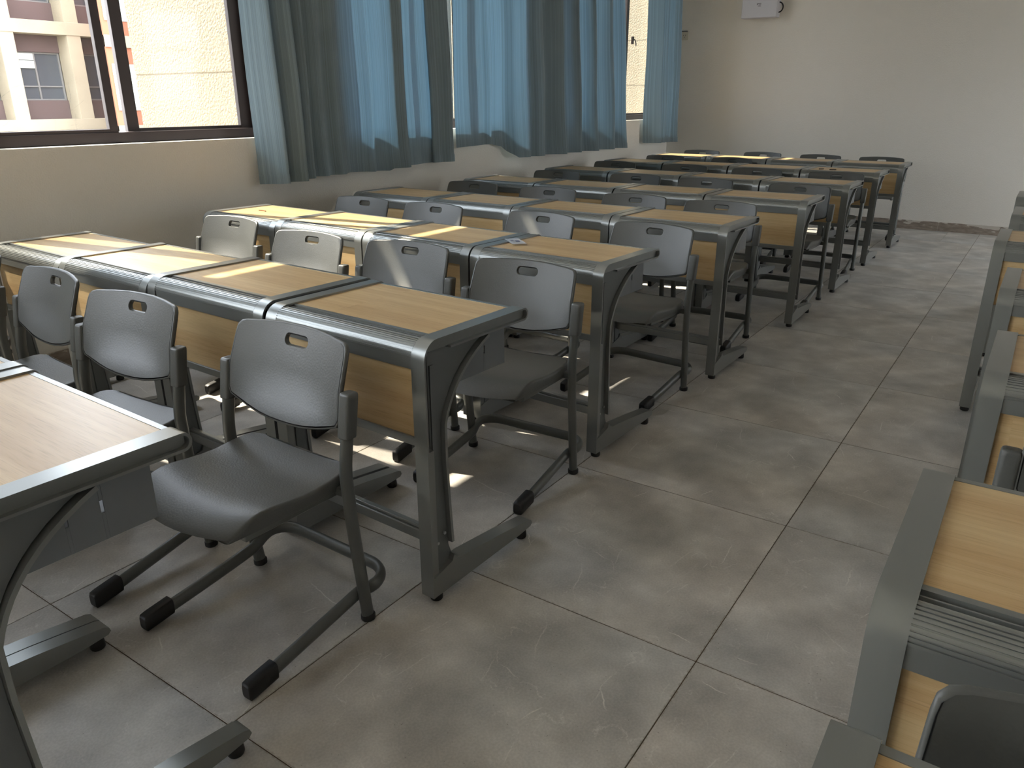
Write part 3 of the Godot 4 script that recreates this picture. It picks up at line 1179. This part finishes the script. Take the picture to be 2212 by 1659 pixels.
func hang_curtains() -> void:
	# rail that carries them, above the picture
	var b := MB.new()
	b.tube([Vector3(-3.97, 2.995, 5.0), Vector3(-3.97, 2.995, -4.0), Vector3(-3.97, 2.995, -9.3)], 0.014, 0.014, 10)
	for z in [4.9, 2.2, -0.7, -3.6, -6.4, -9.2]:
		b.box(Vector3(-4.05, 2.985, z - 0.012), Vector3(-3.965, 3.005, z + 0.012), 0.002)
	var rail := part("curtain_rail", b, M.metal, self)
	tag(rail, "grey metal rail along the window wall carrying the curtains", "curtain rail")
	curtain("blue-grey curtain gathered in a bunch right of the open window", pleats(-3.13, -3.49, 3, 0.035, 0.19, 3, 0.05), [[-3.0, 0.825], [-3.5, 0.85]], [0.0, 0.02])
	var a := [[-3.52, 0.09], [-3.57, 0.05], [-3.64, 0.09], [-3.71, 0.06], [-3.78, 0.10], [-3.87, 0.05], [-3.95, 0.036], [-4.03, 0.045], [-4.10, 0.085], [-4.15, 0.04], [-4.22, 0.04], [-4.30, 0.075], [-4.39, 0.12], [-4.43, 0.105], [-4.40, 0.09], [-4.34, 0.075], [-4.33, 0.055], [-4.37, 0.036],
		[-4.46, 0.030], [-4.58, 0.034], [-4.68, 0.032], [-4.78, 0.06], [-4.88, 0.13], [-4.93, 0.12], [-4.90, 0.10], [-4.78, 0.085], [-4.74, 0.06], [-4.78, 0.036], [-4.88, 0.032], [-4.96, 0.05], [-5.02, 0.035]]
	curtain("blue-grey curtain leaf drawn over the window with sun behind it", a, [[-3.5, 0.845], [-3.9, 0.85], [-4.27, 0.835], [-4.30, 0.85], [-4.75, 0.862], [-5.03, 0.865]], [0.03, -0.06])
	var c := [[-5.09, 0.035], [-5.2, 0.03], [-5.35, 0.034], [-5.46, 0.03], [-5.53, 0.06], [-5.57, 0.035], [-5.68, 0.03], [-5.76, 0.04], [-5.84, 0.11], [-5.97, 0.14], [-6.05, 0.10], [-6.13, 0.15], [-6.22, 0.15], [-6.27, 0.09], [-6.36, 0.06], [-6.44, 0.11], [-6.54, 0.17], [-6.55, 0.12], [-6.50, 0.08], [-6.56, 0.05],
		[-6.66, 0.04], [-6.76, 0.08], [-6.86, 0.155], [-6.88, 0.11], [-6.82, 0.07], [-6.88, 0.04], [-6.98, 0.035], [-7.08, 0.06], [-7.18, 0.155], [-7.20, 0.11], [-7.15, 0.06], [-7.22, 0.04], [-7.33, 0.04], [-7.43, 0.08], [-7.53, 0.16], [-7.55, 0.11], [-7.50, 0.06], [-7.58, 0.04], [-7.68, 0.04], [-7.76, 0.09], [-7.83, 0.15], [-7.85, 0.10], [-7.84, 0.06], [-7.90, 0.04], [-7.94, 0.07]]
	curtain("wide blue-grey curtain leaf with a lifted corner across two windows", c, [[-5.05, 0.955], [-5.55, 0.965], [-5.72, 0.935], [-5.80, 0.87], [-5.84, 0.84], [-6.4, 0.835], [-8.1, 0.825]], [0.0, -0.20])
	curtain("blue-grey curtain gathered in the corner by the back wall", pleats(-8.56, -9.25, 4, 0.035, 0.17, 9, 0.045), [[-8.4, 0.85], [-9.3, 0.84]], [-0.02, 0.0])
	curtain("blue-grey curtain gathered at the front edge of the open window", pleats(-0.62, -1.24, 6, 0.05, 0.15, 12, 0.02), [[-0.5, 0.83], [-1.3, 0.83]], [0.0, 0.0])

const ORD := ["first", "second", "third", "fourth", "fifth", "sixth", "seventh", "eighth"]

func desks_and_chairs() -> void:
	var protos := []
	for k in 4:
		protos.append(make_desk(k))
	var chair := make_chair()
	var xr := [-1.194, -1.177, -1.25, -1.195, -1.139, -1.136, -1.148, -1.122]
	var zr := [-0.278, -1.345, -2.411, -3.532, -4.705, -5.799, -6.946, -7.965]
	var th := [-0.0293, -0.0417, -0.0506, -0.0286, 0.0022, -0.0214, -0.0132, -0.0179]
	var pw := [0.6245, 0.6359, 0.6308, 0.6283, 0.6324, 0.6335, 0.6356, 0.6337]
	var tall := {[1, 0]: -0.020, [1, 1]: -0.008, [1, 2]: 0.004, [2, 0]: -0.010, [0, 2]: 0.003}
	for r in 8:
		var back: String = "row against the back wall" if r == 7 else ORD[7 - r] + " row from the back wall"
		for i in 4:
			var t: Node3D = protos[(r * 3 + i * 5 + r * i) % 4].duplicate()
			t.name = numbered("school_desk")
			add_child(t, true)
			var lx: float = -pw[r] * (3 - i) - DW
			t.position = Vector3(xr[r] + cos(th[r]) * lx, 0, zr[r] - sin(th[r]) * lx)
			t.rotation.y = th[r]
			t.scale.y = (DH + tall.get([r, i], 0.0)) / DH
			var which: String = ["beside the window wall", "second from the window wall", "third from the window wall", "beside the aisle"][i]
			tag(t, "wood-topped grey desk %s in the %s" % [which, back], "desk", "desks between the window wall and the aisle")
	var seats := [
		[[-3.418, -1.27, -0.06], [-2.75, -1.215, -0.078], [-2.185, -1.174, 0.054], [-1.520, -1.203, -0.02]],
		[[-3.33, -2.377, -0.017], [-2.648, -2.272, 0.012], [-2.113, -2.318, 0.05], [-1.495, -2.250, 0.035]],
		[[-3.385, -3.35, 0.0], [-2.835, -3.352, -0.02], [-2.135, -3.37, -0.08], [-1.493, -3.333, -0.08]],
		[[-3.40, -4.47, 0.05], [-2.745, -4.43, 0.05], [-2.09, -4.38, 0.04], [-1.53, -4.34, 0.02]],
		[[-3.38, -5.60, 0.06], [-2.70, -5.66, 0.05], [-2.11, -5.62, -0.02], [-1.41, -5.54, -0.02]],
		[[-3.45, -6.78, 0.06], [-2.745, -6.77, 0.06], [-2.08, -6.73, 0.05], [-1.43, -6.70, 0.04]],
		[[-3.405, -7.85, 0.03], [-2.70, -7.88, -0.03]],
		[[-3.41, -8.90, 0.03], [-2.706, -8.90, -0.05], [-2.065, -8.82, -0.03], [-1.455, -8.77, 0.03]]]
	for r in 8:
		for i in seats[r].size():
			var t: Node3D = chair.duplicate()
			t.name = numbered("school_chair")
			add_child(t, true)
			var s: Array = seats[r][i]
			t.position = Vector3(s[0], 0, s[1])
			t.rotation.y = s[2]
			var back: String = "row against the back wall" if r == 7 else ORD[7 - r] + " row from the back wall"
			var which: String = ["window-side", "second-from-window", "third-from-window", "aisle-side"][i]
			tag(t, "grey plastic chair at the %s desk of the %s" % [which, back], "chair", "chairs between the window wall and the aisle")
	# across the aisle: the end desks of the other block
	var ends := [[-0.073, -0.655], [-0.078, -1.296], [-0.037, -2.273], [-0.065, -3.205], [-0.143, -4.20], [-0.13, -5.15], [-0.15, -6.07]]
	var rows := ["next to the front", "second from the front", "third from the front", "fourth from the front", "fifth from the front", "sixth from the front", "seventh from the front"]
	for k in ends.size():
		var t: Node3D = protos[(k * 3 + 1) % 4].duplicate()
		t.name = numbered("school_desk")
		add_child(t, true)
		t.position = Vector3(ends[k][0], 0, ends[k][1] + DD)
		tag(t, "wood-topped grey desk across the aisle from the windows, %s" % rows[k], "desk", "desks across the aisle")
	var others := [[0.215, -0.722, 0.0], [0.275, -1.715, 0.0], [0.245, -2.63, 0.0], [0.25, -3.58, 0.0]]
	for k in others.size():
		var t: Node3D = chair.duplicate()
		t.name = numbered("school_chair")
		add_child(t, true)
		t.position = Vector3(others[k][0], 0, others[k][1])
		tag(t, "grey plastic chair across the aisle from the windows, %s" % rows[k], "chair", "chairs across the aisle")
	for p in protos:
		p.free()
	chair.free()

func small_things() -> void:
	var b := MB.new()
	# white wall box on the back wall with print and a black cable
	var o := thing("wall_box", "white metal equipment box mounted high on the back wall", "equipment box", Vector3(-3.01, 2.165, -9.37))
	b.box(Vector3(-0.195, 0, 0.0), Vector3(0.195, 0.46, 0.125), 0.006)
	part("body", b, M.white_paint, o)
	b = MB.new()
	for e in [[-0.030, 0.140, 0.048, 0.004], [-0.030, 0.126, 0.010, 0.010], [-0.012, 0.130, 0.030, 0.003], [-0.012, 0.122, 0.026, 0.003], [-0.018, 0.113, 0.034, 0.003]]:
		b.box(Vector3(e[0], e[1], 0.1245), Vector3(e[0] + e[2], e[1] + e[3], 0.1258), 0.0)
	part("print", b, M.ink, o)
	b = MB.new()
	var loop := []
	for i in 14:
		var a := lerpf(PI * 0.55, -PI * 0.55, i / 13.0)
		loop.append(Vector3(0.192 + cos(a) * 0.045, 0.10 + sin(a) * 0.05, 0.05))
	b.tube(loop, 0.007, 0.007, 8, Vector3.BACK)
	part("cable", b, M.rubber, o)
	b = MB.new()
	b.box(Vector3(0.19, 0.185, 0.04), Vector3(0.212, 0.215, 0.07), 0.003)
	part("cable_gland", b, M.rubber, o)
	# socket plate by the corner
	o = thing("wall_socket", "ivory square socket plate on the back wall beside the corner curtain", "socket", Vector3(-3.905, 2.025, -9.37))
	b = MB.new()
	b.box(Vector3(-0.045, -0.045, 0), Vector3(0.045, 0.045, 0.010), 0.002)
	part("plate", b, M.ivory, o)
	b = MB.new()
	b.box(Vector3(-0.032, -0.036, 0.0095), Vector3(0.032, 0.028, 0.0125), 0.0015)
	part("face", b, M.ivory, o)
	b = MB.new()
	for p in [[-0.012, 0.006], [0.012, 0.006], [0.0, -0.014]]:
		b.box(Vector3(p[0] - 0.0025, p[1] - 0.006, 0.012), Vector3(p[0] + 0.0025, p[1] + 0.006, 0.0128), 0.0)
	part("contact_slot", b, M.ink, o)
	b = MB.new()
	b.box(Vector3(-0.040, 0.045, 0), Vector3(0.034, 0.053, 0.012), 0.001)
	part("upper_lip", b, M.ink, o)
	# clear printed sachet across two desks
	var film := mat(Color(0.86, 0.88, 0.91, 0.5), 0.3)
	film.transparency = BaseMaterial3D.TRANSPARENCY_ALPHA
	o = thing("plastic_sachet", "small clear plastic sachet lying across the joint of two desks", "sachet", Vector3(-1.79, 0.7615, -2.652), 0.856)
	b = MB.new()
	b.box(Vector3(-0.030, 0, -0.066), Vector3(0.030, 0.0015, 0.066), 0.0005)
	part("film", b, film, o)
	b = MB.new()
	for e in [[-0.018, -0.020, 0.012, 0.018], [0.0, -0.012, 0.016, 0.03], [-0.015, 0.022, 0.028, 0.006]]:
		b.box(Vector3(e[0], 0.0014, e[1]), Vector3(e[0] + e[2], 0.0019, e[1] + e[3]), 0.0)
	part("print", b, mat(rgb(92, 98, 122), 0.6), o)
	# odds and ends left on desks and floor
	for e in [[-1.638, -7.118, 0.05, 0.75, "short dark pencil stub on an aisle-side desk near the back wall"], [-1.540, -7.100, 0.06, 0.4, "longer dark pencil stub on the same desk, closer to the aisle"]]:
		b = MB.new()
		var p := thing("pencil_stub", e[4], "pencil", Vector3(e[0], 0.7545, e[1]), e[3])
		b.tube([Vector3(-e[2] / 2, 0.0045, 0), Vector3(0, 0.0045, 0), Vector3(e[2] / 2 - 0.008, 0.0045, 0)], 0.0045, 0.0045, 6)
		part("shaft", b, mat(rgb(46, 40, 34), 0.6), p)
		b = MB.new()
		b.loft([[Vector3(e[2] / 2 - 0.008, 0.001, 0), Vector3(e[2] / 2 - 0.008, 0.0045, 0.0035), Vector3(e[2] / 2 - 0.008, 0.008, 0), Vector3(e[2] / 2 - 0.008, 0.0045, -0.0035)],
			[Vector3(e[2] / 2, 0.004, 0), Vector3(e[2] / 2, 0.0045, 0.0005), Vector3(e[2] / 2, 0.005, 0), Vector3(e[2] / 2, 0.0045, -0.0005)]])
		part("point", b, mat(rgb(150, 116, 78), 0.7), p)
	b = MB.new()
	b.tube([Vector3(-0.03, 0.003, 0.004), Vector3(-0.01, 0.003, -0.003), Vector3(0.012, 0.003, 0.0), Vector3(0.03, 0.003, 0.008)], 0.004, 0.0025, 8)
	var tw := part("leaf_scrap", b, mat(rgb(150, 104, 66), 0.8), self)
	tw.position = Vector3(-3.535, 0.744, -2.765)
	tag(tw, "curled brown leaf scrap on the sunlit desk beside the window wall", "leaf")
	b = MB.new()
	b.box(Vector3(-0.03, 0, -0.02), Vector3(0.03, 0.0012, 0.02), 0.0004)
	var sc := part("paper_scrap", b, mat(rgb(196, 190, 180), 0.9), self)
	sc.position = Vector3(-1.722, 0.0, -4.275)
	sc.rotation.y = 0.5
	tag(sc, "torn white paper scrap on the floor between desk rows", "paper")
